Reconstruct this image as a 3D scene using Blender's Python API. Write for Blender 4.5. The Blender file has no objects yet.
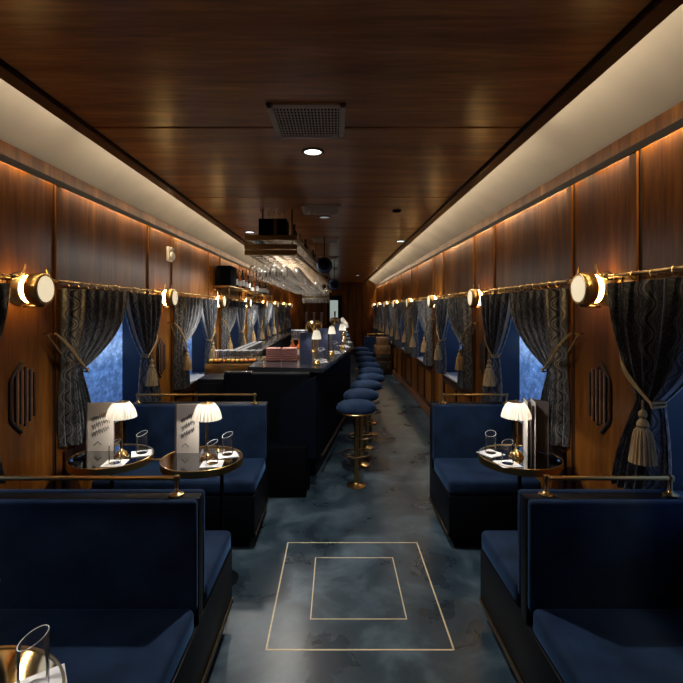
import bpy, bmesh, math, random
from mathutils import Vector, Matrix
random.seed(7)
PI = math.pi
sc = bpy.context.scene
COL = sc.collection

# ------------------------------------------------------------------ camera
cam_d = bpy.data.cameras.new('camera')
cam = bpy.data.objects.new('camera', cam_d)
COL.objects.link(cam)
cam.location = (0, 0, 1.65)
cam.rotation_euler = (math.radians(90), 0, 0)
cam_d.sensor_width = 36
cam_d.lens = 455 / 683 * 36
cam_d.shift_x = 5.5 / 683
cam_d.shift_y = -33.0 / 683
cam_d.clip_start = 0.05
sc.camera = cam

# ------------------------------------------------------------------ world / colour management
w = bpy.data.worlds.new('world')
sc.world = w
w.use_nodes = True
w.node_tree.nodes['Background'].inputs[0].default_value = (0.05, 0.08, 0.14, 1)
w.node_tree.nodes['Background'].inputs[1].default_value = 0.3
sc.view_settings.view_transform = 'Standard'
sc.view_settings.look = 'None'
sc.view_settings.exposure = 0.06
sc.view_settings.gamma = 1
sc.cycles.max_bounces = 10
sc.cycles.transmission_bounces = 8
sc.cycles.glossy_bounces = 5
sc.cycles.diffuse_bounces = 4
sc.cycles.sample_clamp_indirect = 3.0
sc.cycles.caustics_refractive = False
sc.cycles.caustics_reflective = False

# room dimensions
XL, XR = -1.72, 1.45          # wall faces
Y0, Y1 = -2.2, 16.5
HC = 2.60                      # ceiling
HW = 2.505                     # top of wall
CL, CR = -1.353, 1.055         # outer edges of the ceiling beams
PER = 1.97

# ------------------------------------------------------------------ ceiling lights (recessed) and cove strips
WARM = (1.0, 0.62, 0.30)
def area_light(name, loc, rot, sx, sy, energy, color):
    d = bpy.data.lights.new(name, 'AREA'); d.shape = 'RECTANGLE'
    d.size = sx; d.size_y = sy; d.energy = energy; d.color = color
    o = bpy.data.objects.new(name, d); COL.objects.link(o)
    o.location = loc; o.rotation_euler = rot
    return o
def spot_light(name, loc, energy, color, size=120, blend=0.7, rad=0.035):
    d = bpy.data.lights.new(name, 'SPOT'); d.energy = energy; d.color = color
    d.spot_size = math.radians(size); d.spot_blend = blend; d.shadow_soft_size = rad
    o = bpy.data.objects.new(name, d); COL.objects.link(o)
    o.location = loc
    return o
def point_light(name, loc, energy, color, rad=0.02):
    d = bpy.data.lights.new(name, 'POINT'); d.energy = energy; d.color = color; d.shadow_soft_size = rad
    o = bpy.data.objects.new(name, d); COL.objects.link(o); o.location = loc
    return o
COVE_W = 1.45        # watts per metre
seg = 4.6
for i in range(4):
    yc = Y0 + 0.2 + seg * (i + 0.5)
    area_light('cove_strip_light', (CR + 0.008, yc, HC - 0.010), (0, math.radians(-98), 0), 0.02, seg - 0.1, COVE_W * seg, (1, 0.77, 0.52))
    area_light('cove_strip_light', (CL - 0.008, yc, HC - 0.010), (0, math.radians(98), 0), 0.02, seg - 0.1, COVE_W * seg, (1, 0.77, 0.52))
CORN_W = 4.2
for i in range(4):
    yc = Y0 + 0.2 + seg * (i + 0.5)
    area_light('cornice_strip_light', (XR - 0.009, yc, HW - 0.0715), (0, 0, 0), 0.006, seg - 0.1, CORN_W * seg, (1, 0.70, 0.38))
    area_light('cornice_strip_light', (XL + 0.009, yc, HW - 0.0715), (0, 0, 0), 0.006, seg - 0.1, CORN_W * seg, (1, 0.70, 0.38))
COOL = (1.0, 0.96, 0.90)
DOWNLIGHTS = [(-0.14, 2.75, 110), (-0.12, 4.72, 5), (-1.07, 5.64, 110), (0.91, 6.4, 30),
              (-1.07, 8.3, 170), (0.97, 10.7, 28), (-1.07, 10.9, 170), (0.62, 13.0, 12)]  # both lights over the back counter are added to brighten the curtains

# ------------------------------------------------------------------ materials
def mat(name):
    m = bpy.data.materials.new(name); m.use_nodes = True
    nt = m.node_tree
    return m, nt, nt.nodes['Principled BSDF']
def simple(name, col, rough=0.5, metal=0.0, coat=0.0, spec=0.5, bump=None, var=0.0, sheen=0.0):
    m, nt, b = mat(name)
    b.inputs['Base Color'].default_value = (*col, 1)
    b.inputs['Roughness'].default_value = rough
    b.inputs['Metallic'].default_value = metal
    b.inputs['Coat Weight'].default_value = coat
    b.inputs['Coat Roughness'].default_value = 0.15
    b.inputs['Specular IOR Level'].default_value = spec
    if sheen:
        b.inputs['Sheen Weight'].default_value = sheen
        b.inputs['Sheen Roughness'].default_value = 0.35
        b.inputs['Sheen Tint'].default_value = (0.25, 0.45, 0.9, 1)
    tc = nt.nodes.new('ShaderNodeTexCoord')
    n = nt.nodes.new('ShaderNodeTexNoise'); n.inputs['Scale'].default_value = bump[0] if bump else 12
    n.inputs['Detail'].default_value = 4
    nt.links.new(tc.outputs['Object'], n.inputs['Vector'])
    if var:
        mx = nt.nodes.new('ShaderNodeMix'); mx.data_type = 'RGBA'
        mx.inputs[6].default_value = (*[c * (1 - var) for c in col], 1)
        mx.inputs[7].default_value = (*[min(1, c * (1 + var)) for c in col], 1)
        nt.links.new(n.outputs['Fac'], mx.inputs[0]); nt.links.new(mx.outputs[2], b.inputs['Base Color'])
    if bump:
        bp = nt.nodes.new('ShaderNodeBump'); bp.inputs['Strength'].default_value = bump[1]; bp.inputs['Distance'].default_value = 0.01
        nt.links.new(n.outputs['Fac'], bp.inputs['Height']); nt.links.new(bp.outputs['Normal'], b.inputs['Normal'])
    return m
def wood(name, c1, c2, c3, scale, rough=0.28, coat=0.5, world=True):
    """scale: stretch of the grain along x, y, z"""
    m, nt, b = mat(name)
    tc = nt.nodes.new('ShaderNodeTexCoord')
    mp = nt.nodes.new('ShaderNodeMapping'); mp.inputs['Scale'].default_value = scale
    nt.links.new(tc.outputs['Object'], mp.inputs['Vector'])
    n1 = nt.nodes.new('ShaderNodeTexNoise'); n1.inputs['Scale'].default_value = 1.0; n1.inputs['Detail'].default_value = 8
    n1.inputs['Roughness'].default_value = 0.62; n1.inputs['Distortion'].default_value = 0.6
    nt.links.new(mp.outputs['Vector'], n1.inputs['Vector'])
    cr = nt.nodes.new('ShaderNodeValToRGB')
    e = cr.color_ramp.elements
    e[0].position = 0.30; e[0].color = (*c1, 1)
    e[1].position = 0.72; e[1].color = (*c3, 1)
    k = e.new(0.5); k.color = (*c2, 1)
    nt.links.new(n1.outputs['Fac'], cr.inputs['Fac'])
    # fine pores
    mp2 = nt.nodes.new('ShaderNodeMapping'); mp2.inputs['Scale'].default_value = [s * 9 for s in scale]
    nt.links.new(tc.outputs['Object'], mp2.inputs['Vector'])
    n2 = nt.nodes.new('ShaderNodeTexNoise'); n2.inputs['Scale'].default_value = 1.0; n2.inputs['Detail'].default_value = 3
    nt.links.new(mp2.outputs['Vector'], n2.inputs['Vector'])
    mr = nt.nodes.new('ShaderNodeMapRange'); mr.inputs[1].default_value = 0.3; mr.inputs[2].default_value = 0.7
    mr.inputs[3].default_value = 0.72; mr.inputs[4].default_value = 1.15
    nt.links.new(n2.outputs['Fac'], mr.inputs[0])
    mx = nt.nodes.new('ShaderNodeVectorMath'); mx.operation = 'SCALE'
    nt.links.new(cr.outputs['Color'], mx.inputs[0]); nt.links.new(mr.outputs[0], mx.inputs['Scale'])
    nt.links.new(mx.outputs[0], b.inputs['Base Color'])
    b.inputs['Roughness'].default_value = rough
    b.inputs['Coat Weight'].default_value = coat; b.inputs['Coat Roughness'].default_value = 0.22
    b.inputs['Specular IOR Level'].default_value = 0.28 if 'wall' not in name else 0.14
    bp = nt.nodes.new('ShaderNodeBump'); bp.inputs['Strength'].default_value = 0.05; bp.inputs['Distance'].default_value = 0.004
    nt.links.new(n1.outputs['Fac'], bp.inputs['Height']); nt.links.new(bp.outputs['Normal'], b.inputs['Normal'])
    return m
def emit(name, col, strength, rough=0.4):
    m, nt, b = mat(name)
    b.inputs['Base Color'].default_value = (*[min(1, c) for c in col], 1)
    b.inputs['Emission Color'].default_value = (*col, 1)
    b.inputs['Emission Strength'].default_value = strength
    b.inputs['Roughness'].default_value = rough
    return m
def glassmat(name, col=(1, 1, 1), rough=0.0, ior=1.45):
    m, nt, b = mat(name)
    b.inputs['Base Color'].default_value = (*col, 1)
    b.inputs['Transmission Weight'].default_value = 1
    b.inputs['Roughness'].default_value = rough; b.inputs['IOR'].default_value = ior
    return m

def thinglass(name, white=0.06, tint=(1, 1, 1), wc=(0.9, 0.92, 0.95), f0=0.3, blend=0.25):
    m, nt, b = mat(name); N = nt.nodes; L = nt.links
    N.remove(b); out = N['Material Output']
    tr = N.new('ShaderNodeBsdfTransparent'); tr.inputs[0].default_value = (*tint, 1)
    gl = N.new('ShaderNodeBsdfGlossy'); gl.inputs['Roughness'].default_value = 0.05
    df = N.new('ShaderNodeBsdfTranslucent'); df.inputs[0].default_value = (*wc, 1)
    df2 = N.new('ShaderNodeBsdfDiffuse'); df2.inputs[0].default_value = (*wc, 1)
    a = N.new('ShaderNodeAddShader'); m1 = N.new('ShaderNodeMixShader'); m1.inputs[0].default_value = 0.5
    L.new(df.outputs[0], m1.inputs[1]); L.new(df2.outputs[0], m1.inputs[2])
    lw = N.new('ShaderNodeLayerWeight'); lw.inputs['Blend'].default_value = blend
    m2 = N.new('ShaderNodeMixShader'); m3 = N.new('ShaderNodeMixShader')
    L.new(lw.outputs['Fresnel'], m2.inputs[0]); L.new(tr.outputs[0], m2.inputs[1]); L.new(gl.outputs[0], m2.inputs[2])
    mr = N.new('ShaderNodeMapRange'); mr.inputs[1].default_value = f0; mr.inputs[3].default_value = white * 0.25; mr.inputs[4].default_value = min(1, white * 6)  # pale diffuse share grows towards edges, painting glints into the glass
    L.new(lw.outputs['Facing'], mr.inputs[0]); L.new(mr.outputs[0], m3.inputs[0])
    L.new(m2.outputs[0], m3.inputs[1]); L.new(m1.outputs[0], m3.inputs[2])
    L.new(m3.outputs[0], out.inputs['Surface'])
    return m

M = {}
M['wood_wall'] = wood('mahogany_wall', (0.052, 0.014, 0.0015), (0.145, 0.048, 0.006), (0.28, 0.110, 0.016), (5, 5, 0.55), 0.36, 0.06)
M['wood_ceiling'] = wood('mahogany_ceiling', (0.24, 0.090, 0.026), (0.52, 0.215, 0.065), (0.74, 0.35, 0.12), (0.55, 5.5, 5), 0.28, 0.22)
M['wood_dark'] = wood('dark_wood', (0.015, 0.006, 0.003), (0.035, 0.013, 0.006), (0.06, 0.024, 0.010), (4, 4, 0.7), 0.32, 0.3)
M['wood_trim'] = wood('trim_wood', (0.10, 0.035, 0.010), (0.20, 0.078, 0.024), (0.30, 0.125, 0.042), (5, 0.6, 5), 0.35, 0.25)
M['groove_shade'] = simple('dark_groove_shade', (0.006, 0.003, 0.002), 0.7)  # dark joints, and the painted shadow lines on the walls
M['plaster'] = simple('cream_plaster', (0.46, 0.435, 0.385), 0.85, bump=(2.5, 0.15), var=0.22)
M['brass'] = simple('aged_brass', (0.50, 0.33, 0.13), 0.28, 1.0, var=0.12)
M['brass_bright'] = simple('polished_brass', (0.80, 0.56, 0.22), 0.18, 1.0, var=0.08)
M['brass_dark'] = simple('bronze', (0.15, 0.10, 0.055), 0.38, 1.0, var=0.15)
M['brass_old'] = simple('dull_brass', (0.26, 0.17, 0.075), 0.4, 1.0, var=0.15)
M['black'] = simple('black_lacquer', (0.004, 0.005, 0.008), 0.42, coat=0.0, spec=0.12)
M['black_matt'] = simple('black_matt', (0.003, 0.0035, 0.005), 0.7, spec=0.03)
M['navy_panel'] = simple('navy_fluted_panel', (0.003, 0.005, 0.011), 0.5, spec=0.08)
def velvet():
    m, nt, b = mat('blue_velvet')
    tc = nt.nodes.new('ShaderNodeTexCoord')
    n = nt.nodes.new('ShaderNodeTexNoise'); n.inputs['Scale'].default_value = 7; n.inputs['Detail'].default_value = 6
    nt.links.new(tc.outputs['Object'], n.inputs['Vector'])
    cr = nt.nodes.new('ShaderNodeValToRGB')
    cr.color_ramp.elements[0].position = 0.3; cr.color_ramp.elements[0].color = (0.0035, 0.012, 0.036, 1)
    cr.color_ramp.elements[1].position = 0.75; cr.color_ramp.elements[1].color = (0.012, 0.034, 0.085, 1)
    nt.links.new(n.outputs['Fac'], cr.inputs['Fac']); nt.links.new(cr.outputs['Color'], b.inputs['Base Color'])
    b.inputs['Roughness'].default_value = 0.85; b.inputs['Specular IOR Level'].default_value = 0.2
    b.inputs['Sheen Weight'].default_value = 0.38; b.inputs['Sheen Roughness'].default_value = 0.35
    b.inputs['Sheen Tint'].default_value = (0.12, 0.28, 0.62, 1)
    n2 = nt.nodes.new('ShaderNodeTexNoise'); n2.inputs['Scale'].default_value = 260
    nt.links.new(tc.outputs['Object'], n2.inputs['Vector'])
    bp = nt.nodes.new('ShaderNodeBump'); bp.inputs['Strength'].default_value = 0.25; bp.inputs['Distance'].default_value = 0.002
    nt.links.new(n2.outputs['Fac'], bp.inputs['Height']); nt.links.new(bp.outputs['Normal'], b.inputs['Normal'])
    return m
M['velvet'] = velvet()
def floor_mat():
    m, nt, b = mat('blue_grey_resin_floor')
    tc = nt.nodes.new('ShaderNodeTexCoord')
    n = nt.nodes.new('ShaderNodeTexNoise'); n.inputs['Scale'].default_value = 2.6; n.inputs['Detail'].default_value = 7
    n.inputs['Roughness'].default_value = 0.6; n.inputs['Distortion'].default_value = 0.5
    nt.links.new(tc.outputs['Object'], n.inputs['Vector'])
    cr = nt.nodes.new('ShaderNodeValToRGB'); e = cr.color_ramp.elements
    e[0].position = 0.30; e[0].color = (0.010, 0.021, 0.033, 1)
    e[1].position = 0.72; e[1].color = (0.13, 0.19, 0.235, 1)
    k = e.new(0.5); k.color = (0.034, 0.062, 0.086, 1)
    nt.links.new(n.outputs['Fac'], cr.inputs['Fac']); nt.links.new(cr.outputs['Color'], b.inputs['Base Color'])
    mr = nt.nodes.new('ShaderNodeMapRange'); mr.inputs[3].default_value = 0.18; mr.inputs[4].default_value = 0.42
    nt.links.new(n.outputs['Fac'], mr.inputs[0]); nt.links.new(mr.outputs[0], b.inputs['Roughness'])
    return m
M['floor'] = floor_mat()
def pane_mat():
    """blue dusk scene shown behind the windows: sky, skyline, glittering water"""
    m, nt, b = mat('blue_window_scene')
    N = nt.nodes; L = nt.links
    g = N.new('ShaderNodeNewGeometry'); sp = N.new('ShaderNodeSeparateXYZ'); L.new(g.outputs['Position'], sp.inputs[0])
    mp = N.new('ShaderNodeMapping'); mp.inputs['Scale'].default_value = (1, 7, 12); L.new(g.outputs['Position'], mp.inputs[0])
    n = N.new('ShaderNodeTexNoise'); n.inputs['Scale'].default_value = 1.6; n.inputs['Detail'].default_value = 7; n.inputs['Roughness'].default_value = 0.65
    L.new(mp.outputs[0], n.inputs['Vector'])
    n2 = N.new('ShaderNodeTexNoise'); n2.inputs['Scale'].default_value = 26; n2.inputs['Detail'].default_value = 3
    L.new(g.outputs['Position'], n2.inputs['Vector'])
    cr = N.new('ShaderNodeValToRGB'); e = cr.color_ramp.elements       # by height 0.78 .. 1.8
    mr = N.new('ShaderNodeMapRange'); mr.inputs[1].default_value = 0.75; mr.inputs[2].default_value = 1.8
    L.new(sp.outputs[2], mr.inputs[0]); L.new(mr.outputs[0], cr.inputs['Fac'])
    e[0].position = 0.0; e[0].color = (0.030, 0.065, 0.18, 1)
    e[1].position = 1.0; e[1].color = (0.13, 0.26, 0.60, 1)
    for p, c in ((0.40, (0.07, 0.15, 0.36)), (0.55, (0.22, 0.36, 0.66)), (0.70, (0.11, 0.21, 0.48))):
        k = e.new(p); k.color = (*c, 1)
    mr2 = N.new('ShaderNodeMapRange'); mr2.inputs[1].default_value = 0.42; mr2.inputs[2].default_value = 0.72
    mr2.inputs[3].default_value = 0.7; mr2.inputs[4].default_value = 1.6
    L.new(n.outputs['Fac'], mr2.inputs[0])
    mr3 = N.new('ShaderNodeMapRange'); mr3.inputs[1].default_value = 0.60; mr3.inputs[2].default_value = 0.75
    mr3.inputs[3].default_value = 1.0; mr3.inputs[4].default_value = 2.2
    L.new(n2.outputs['Fac'], mr3.inputs[0])
    mm = N.new('ShaderNodeMath'); mm.operation = 'MULTIPLY'; L.new(mr2.outputs[0], mm.inputs[0]); L.new(mr3.outputs[0], mm.inputs[1])
    vm = N.new('ShaderNodeVectorMath'); vm.operation = 'SCALE'; L.new(cr.outputs['Color'], vm.inputs[0]); L.new(mm.outputs[0], vm.inputs['Scale'])
    L.new(vm.outputs[0], b.inputs['Emission Color']); b.inputs['Emission Strength'].default_value = 1.25
    b.inputs['Base Color'].default_value = (0.01, 0.02, 0.05, 1); b.inputs['Roughness'].default_value = 0.12
    return m
M['pane'] = pane_mat()
M['reveal'] = simple('blue_grey_reveal', (0.035, 0.05, 0.075), 0.5)
M['sill'] = simple('pale_grey_sill', (0.38, 0.41, 0.45), 0.35)
def curtain_mat(name, base, line, k=1.0):
    m, nt, b = mat(name); N = nt.nodes; L = nt.links
    uv = N.new('ShaderNodeUVMap'); sp = N.new('ShaderNodeSeparateXYZ'); L.new(uv.outputs[0], sp.inputs[0])
    def M_(op, a, c=None):
        n = N.new('ShaderNodeMath'); n.operation = op
        for i, v in enumerate((a, c)):
            if v is None: continue
            if isinstance(v, (int, float)): n.inputs[i].default_value = v
            else: L.new(v, n.inputs[i])
        return n.outputs[0]
    s = M_('MULTIPLY', M_('SINE', M_('MULTIPLY', sp.outputs[1], 45.0)), 0.15)
    u = M_('FRACT', M_('ADD', M_('MULTIPLY', sp.outputs[0], 9.0), s))
    d = M_('ABSOLUTE', M_('SUBTRACT', u, 0.5))
    l1 = M_('LESS_THAN', M_('ABSOLUTE', M_('SUBTRACT', d, 0.10)), 0.04)
    l2 = M_('LESS_THAN', M_('ABSOLUTE', M_('SUBTRACT', d, 0.20)), 0.020)
    v = N.new('ShaderNodeTexVoronoi'); v.feature = 'DISTANCE_TO_EDGE'; v.inputs['Scale'].default_value = 42
    L.new(uv.outputs[0], v.inputs['Vector'])
    l3 = M_('MULTIPLY', M_('LESS_THAN', v.outputs['Distance'], 0.075), M_('GREATER_THAN', d, 0.27))
    tot = M_('MINIMUM', M_('ADD', M_('ADD', l1, l2), M_('MULTIPLY', l3, 0.35)), 1.0)
    nz = N.new('ShaderNodeTexNoise'); nz.inputs['Scale'].default_value = 45; L.new(uv.outputs[0], nz.inputs['Vector'])
    tot = M_('MULTIPLY', tot, M_('MULTIPLY', nz.outputs['Fac'], 1.6))
    mx = N.new('ShaderNodeMix'); mx.data_type = 'RGBA'
    mx.inputs[6].default_value = (*base, 1); mx.inputs[7].default_value = (*line, 1)
    L.new(tot, mx.inputs[0]); L.new(mx.outputs[2], b.inputs['Base Color'])
    b.inputs['Roughness'].default_value = 0.42; b.inputs['Sheen Weight'].default_value = 0.4
    return m
M['curtain'] = curtain_mat('charcoal_damask', (0.016, 0.019, 0.026), (0.20, 0.21, 0.22))
M['lining'] = simple('pale_blue_grey_lining', (0.42, 0.46, 0.52), 0.6, var=0.3, bump=(30, 0.2))
def rope_mat(name, c1, c2, scale):
    m, nt, b = mat(name); N = nt.nodes; L = nt.links
    tc = N.new('ShaderNodeTexCoord'); wv = N.new('ShaderNodeTexWave'); wv.inputs['Scale'].default_value = scale
    wv.inputs['Distortion'].default_value = 1.5; wv.bands_direction = 'DIAGONAL'
    L.new(tc.outputs['Object'], wv.inputs[0])
    cr = N.new('ShaderNodeValToRGB'); cr.color_ramp.elements[0].color = (*c1, 1); cr.color_ramp.elements[1].color = (*c2, 1)
    L.new(wv.outputs['Fac'], cr.inputs['Fac']); L.new(cr.outputs['Color'], b.inputs['Base Color'])
    b.inputs['Roughness'].default_value = 0.6
    return m
M['rope'] = rope_mat('gold_rope', (0.16, 0.095, 0.03), (0.52, 0.35, 0.14), 60)
M['tassel'] = wood('gold_fringe', (0.20, 0.12, 0.05), (0.42, 0.28, 0.13), (0.62, 0.45, 0.24), (60, 60, 4), 0.7, 0.0)
M['glass'] = thinglass('clear_glass', 0.03, f0=0.6, blend=0.10)
M['rim_glint'] = simple('glass_rim_glint', (0.75, 0.77, 0.80), 0.1, coat=1.0)  # pale colour stands in for the glint on glass rims
M['frost'] = emit('lit_frosted_glass', (1.0, 0.84, 0.55), 0.75)
M['band'] = emit('lit_glass_band', (1.0, 0.60, 0.20), 28.0)
def pleat_mat():
    m, nt, b = mat('pleated_white_shade'); N = nt.nodes; L = nt.links
    b.inputs['Base Color'].default_value = (0.85, 0.84, 0.80, 1)
    b.inputs['Roughness'].default_value = 0.7
    t = N.new('ShaderNodeBsdfTranslucent'); t.inputs[0].default_value = (0.50, 0.47, 0.42, 1)
    mx = N.new('ShaderNodeMixShader'); mx.inputs[0].default_value = 0.30
    L.new(b.outputs[0], mx.inputs[1]); L.new(t.outputs[0], mx.inputs[2]); L.new(mx.outputs[0], N['Material Output'].inputs['Surface'])
    return m
M['shade'] = pleat_mat()
M['downlight_dim'] = emit('dim_downlight_lens', (0.88, 0.94, 1.0), 0.22)
M['downlight'] = emit('lit_downlight_lens', (0.88, 0.94, 1.0), 3.0)
M['white'] = simple('white_plastic', (0.75, 0.74, 0.72), 0.4)
M['red'] = simple('red_print', (0.35, 0.02, 0.02), 0.4)
M['napkin'] = simple('white_paper_napkin', (0.78, 0.78, 0.80), 0.8)
M['page'] = simple('printed_page', (0.75, 0.71, 0.66), 0.6, bump=(9, 0.05), var=0.15)
M['ink'] = simple('grey_ink', (0.05, 0.05, 0.06), 0.6)
M['cover'] = simple('grey_brown_menu_cover', (0.10, 0.085, 0.08), 0.35)
M['cover_navy'] = simple('slate_blue_menu_cover', (0.055, 0.07, 0.14), 0.4)
M['mirror'] = simple('smoked_mirror_top', (0.50, 0.52, 0.54), 0.05, 1.0)
M['stone'] = simple('dark_bar_top', (0.03, 0.034, 0.04), 0.12, coat=0.3, var=0.3)
M['grille'] = simple('bronze_grille', (0.60, 0.50, 0.38), 0.5, 0.2)
M['pink'] = simple('dusty_pink_cloth', (0.42, 0.19, 0.17), 0.8, bump=(60, 0.6), var=0.25)
M['amber'] = simple('amber_spirit', (0.42, 0.10, 0.02), 0.1, coat=0.5)
M['label'] = simple('cream_label', (0.62, 0.60, 0.56), 0.6)
M['bottle_dark'] = simple('dark_bottle_glass', (0.02, 0.03, 0.02), 0.08, coat=0.6)
M['glass_shelf'] = thinglass('glass_shelf', 0.01)
M['bottle_clear'] = thinglass('pale_bottle_glass', 0.12, (0.85, 0.9, 0.92))
M['leather_tan'] = simple('tan_suitcase_leather', (0.22, 0.11, 0.04), 0.5, bump=(40, 0.3), var=0.2)
M['leather_dark'] = simple('dark_trunk_leather', (0.025, 0.014, 0.009), 0.5, bump=(40, 0.3))
M['orange'] = simple('orange_peel', (0.7, 0.22, 0.02), 0.5)
M['lemon'] = simple('lemon_peel', (0.72, 0.5, 0.05), 0.5)
M['cherry'] = simple('cherry_red', (0.4, 0.02, 0.02), 0.25)
M['frosted_door'] = emit('lit_frosted_door_glass', (0.60, 0.72, 0.66), 0.42)
M['pod'] = simple('dark_blue_enamel', (0.008, 0.02, 0.05), 0.6, spec=0.2)

# ------------------------------------------------------------------ mesh helpers
class MB:
    def __init__(s): s.b = bmesh.new(); s.uv = None
    def box(s, x0, x1, y0, y1, z0, z1, bev=0.0, seg=2):
        m = Matrix.Translation(((x0 + x1) / 2, (y0 + y1) / 2, (z0 + z1) / 2)) @ Matrix.Diagonal((abs(x1 - x0), abs(y1 - y0), abs(z1 - z0), 1))
        r = bmesh.ops.create_cube(s.b, size=1, matrix=m)
        if bev:
            es = list({e for v in r['verts'] for e in v.link_edges})
            bmesh.ops.bevel(s.b, geom=es, offset=bev, segments=seg, profile=0.5, affect='EDGES')
        return s
    def ring_loops(s, loops, close=True, cap0=True, cap1=True):
        vs = [[s.b.verts.new(p) for p in lp] for lp in loops]
        n = len(vs[0])
        for a, c in zip(vs, vs[1:]):
            for i in range(n if close else n - 1):
                j = (i + 1) % n
                try: s.b.faces.new((a[i], a[j], c[j], c[i]))
                except ValueError: pass
        if close and cap0: s.b.faces.new(list(reversed(vs[0])))
        if close and cap1: s.b.faces.new(vs[-1])
        return s
    def lathe(s, prof, c=(0, 0, 0), n=24, axis='z', cap=True, flute=0, famp=0.0):
        """prof: list of (radius, height)"""
        loops = []
        for r, h in prof:
            lp = []
            for i in range(n):
                a = 2 * PI * i / n
                rr = r * (1 + (famp if flute and i % 2 else 0))
                x, y = rr * math.cos(a), rr * math.sin(a)
                p = (x, y, h) if axis == 'z' else ((h, x, y) if axis == 'x' else (x, h, y))
                lp.append((p[0] + c[0], p[1] + c[1], p[2] + c[2]))
            loops.append(lp)
        return s.ring_loops(loops, cap0=cap, cap1=cap)
    def tube(s, pts, r, n=8, closed=False):
        pts = [Vector(p) for p in pts]
        loops = []
        m = len(pts)
        up = Vector((0, 0, 1))
        prev = None
        for i, p in enumerate(pts):
            if closed: t = (pts[(i + 1) % m] - pts[i - 1])
            else: t = pts[min(i + 1, m - 1)] - pts[max(i - 1, 0)]
            t.normalize()
            if prev is None:
                a = t.cross(up)
                if a.length < 1e-3: a = t.cross(Vector((1, 0, 0)))
            else:
                a = prev - t * prev.dot(t)
            a.normalize(); prev = a
            c = t.cross(a)
            rr = r[i] if isinstance(r, (list, tuple)) else r
            loops.append([tuple(p + a * rr * math.cos(2 * PI * k / n) + c * rr * math.sin(2 * PI * k / n)) for k in range(n)])
        if closed:
            loops.append(loops[0])
            return s.ring_loops(loops, cap0=False, cap1=False)
        return s.ring_loops(loops)
    def prism(s, pts2, z0, z1):
        a = [s.b.verts.new((x, y, z0)) for x, y in pts2]; c = [s.b.verts.new((x, y, z1)) for x, y in pts2]
        n = len(pts2)
        for i in range(n):
            j = (i + 1) % n
            s.b.faces.new((a[i], a[j], c[j], c[i]))
        s.b.faces.new(list(reversed(a))); s.b.faces.new(c)
        return s
    def grid(s, P, nu, nv, uvf=None, thick=0.0):
        uv = s.b.loops.layers.uv.new('UVMap') if uvf else None
        vs = [[s.b.verts.new(P(i / nu, j / nv)) for i in range(nu + 1)] for j in range(nv + 1)]
        for j in range(nv):
            for i in range(nu):
                f = s.b.faces.new((vs[j][i], vs[j][i + 1], vs[j + 1][i + 1], vs[j + 1][i]))
                if uv:
                    for lp, (a, c) in zip(f.loops, ((i, j), (i + 1, j), (i + 1, j + 1), (i, j + 1))):
                        lp[uv].uv = uvf(a / nu, c / nv)
        if thick:
            s.b.normal_update()
            bmesh.ops.solidify(s.b, geom=list(s.b.faces), thickness=thick)
        return s
    def build(s, name, m, parent=None, loc=None, smooth=True, angle=40, recalc=True):
        if recalc: bmesh.ops.recalc_face_normals(s.b, faces=list(s.b.faces))
        me = bpy.data.meshes.new(name)
        s.b.to_mesh(me); s.b.free()
        me.materials.append(m)
        o = bpy.data.objects.new(name, me); COL.objects.link(o)
        if parent: o.parent = parent
        if loc: o.location = loc
        if smooth:
            me.polygons.foreach_set('use_smooth', [True] * len(me.polygons))
            me.set_sharp_from_angle(angle=math.radians(angle))
        return o
def tag(o, label=None, cat=None, group=None, kind=None):
    if label: o['label'] = label
    if cat: o['category'] = cat
    if group: o['group'] = group
    if kind: o['kind'] = kind
    return o
def empty(name, loc, label=None, cat=None, group=None, rz=0):
    o = bpy.data.objects.new(name, None); COL.objects.link(o); o.location = loc; o.rotation_euler[2] = rz
    o.empty_display_size = 0.1
    return tag(o, label, cat, group)
def struct(name, mb, m, parent=None, **k):
    o = mb.build(name, m, parent, **k)
    if not parent: o['kind'] = 'structure'
    return o
def copy_tree(o, parent=None, loc=None, rz=None, label=None):
    kids = list(o.children)
    c = o.copy(); COL.objects.link(c); c.parent = parent
    if loc is not None: c.location = loc
    if rz is not None: c.rotation_euler[2] = rz
    if label: c['label'] = label
    for ch in kids: copy_tree(ch, c)
    return c
ORD = ['nearest', 'second', 'third', 'fourth', 'fifth', 'sixth', 'seventh', 'eighth', 'ninth', 'tenth', 'eleventh', 'twelfth', 'thirteenth', 'fourteenth', 'fifteenth', 'sixteenth']

# ------------------------------------------------------------------ floor
fl = struct('floor', MB().box(XL - 0.3, XR + 0.3, Y0, Y1, -0.1, 0), M['floor'])
def inlay(x0, x1, y0, y1, wd, gap=None):
    m = MB(); z0, z1 = 0.0, 0.0012
    m.box(x0, x1, y1 - wd, y1, z0, z1); m.box(x0, x0 + wd, y0, y1, z0, z1); m.box(x1 - wd, x1, y0, y1, z0, z1)
    m.box(x0, x1, y0, y0 + wd, z0, z1)
    return m
M['inlay'] = simple('brass_inlay', (0.85, 0.72, 0.45), 0.4, 0.1)
o = inlay(-0.342, 0.574, 2.195, 3.21, 0.008).build('brass_inlay', M['inlay'], fl)
o = inlay(-0.138, 0.378, 2.414, 3.015, 0.006).build('brass_inlay', M['inlay'], fl)

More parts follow.
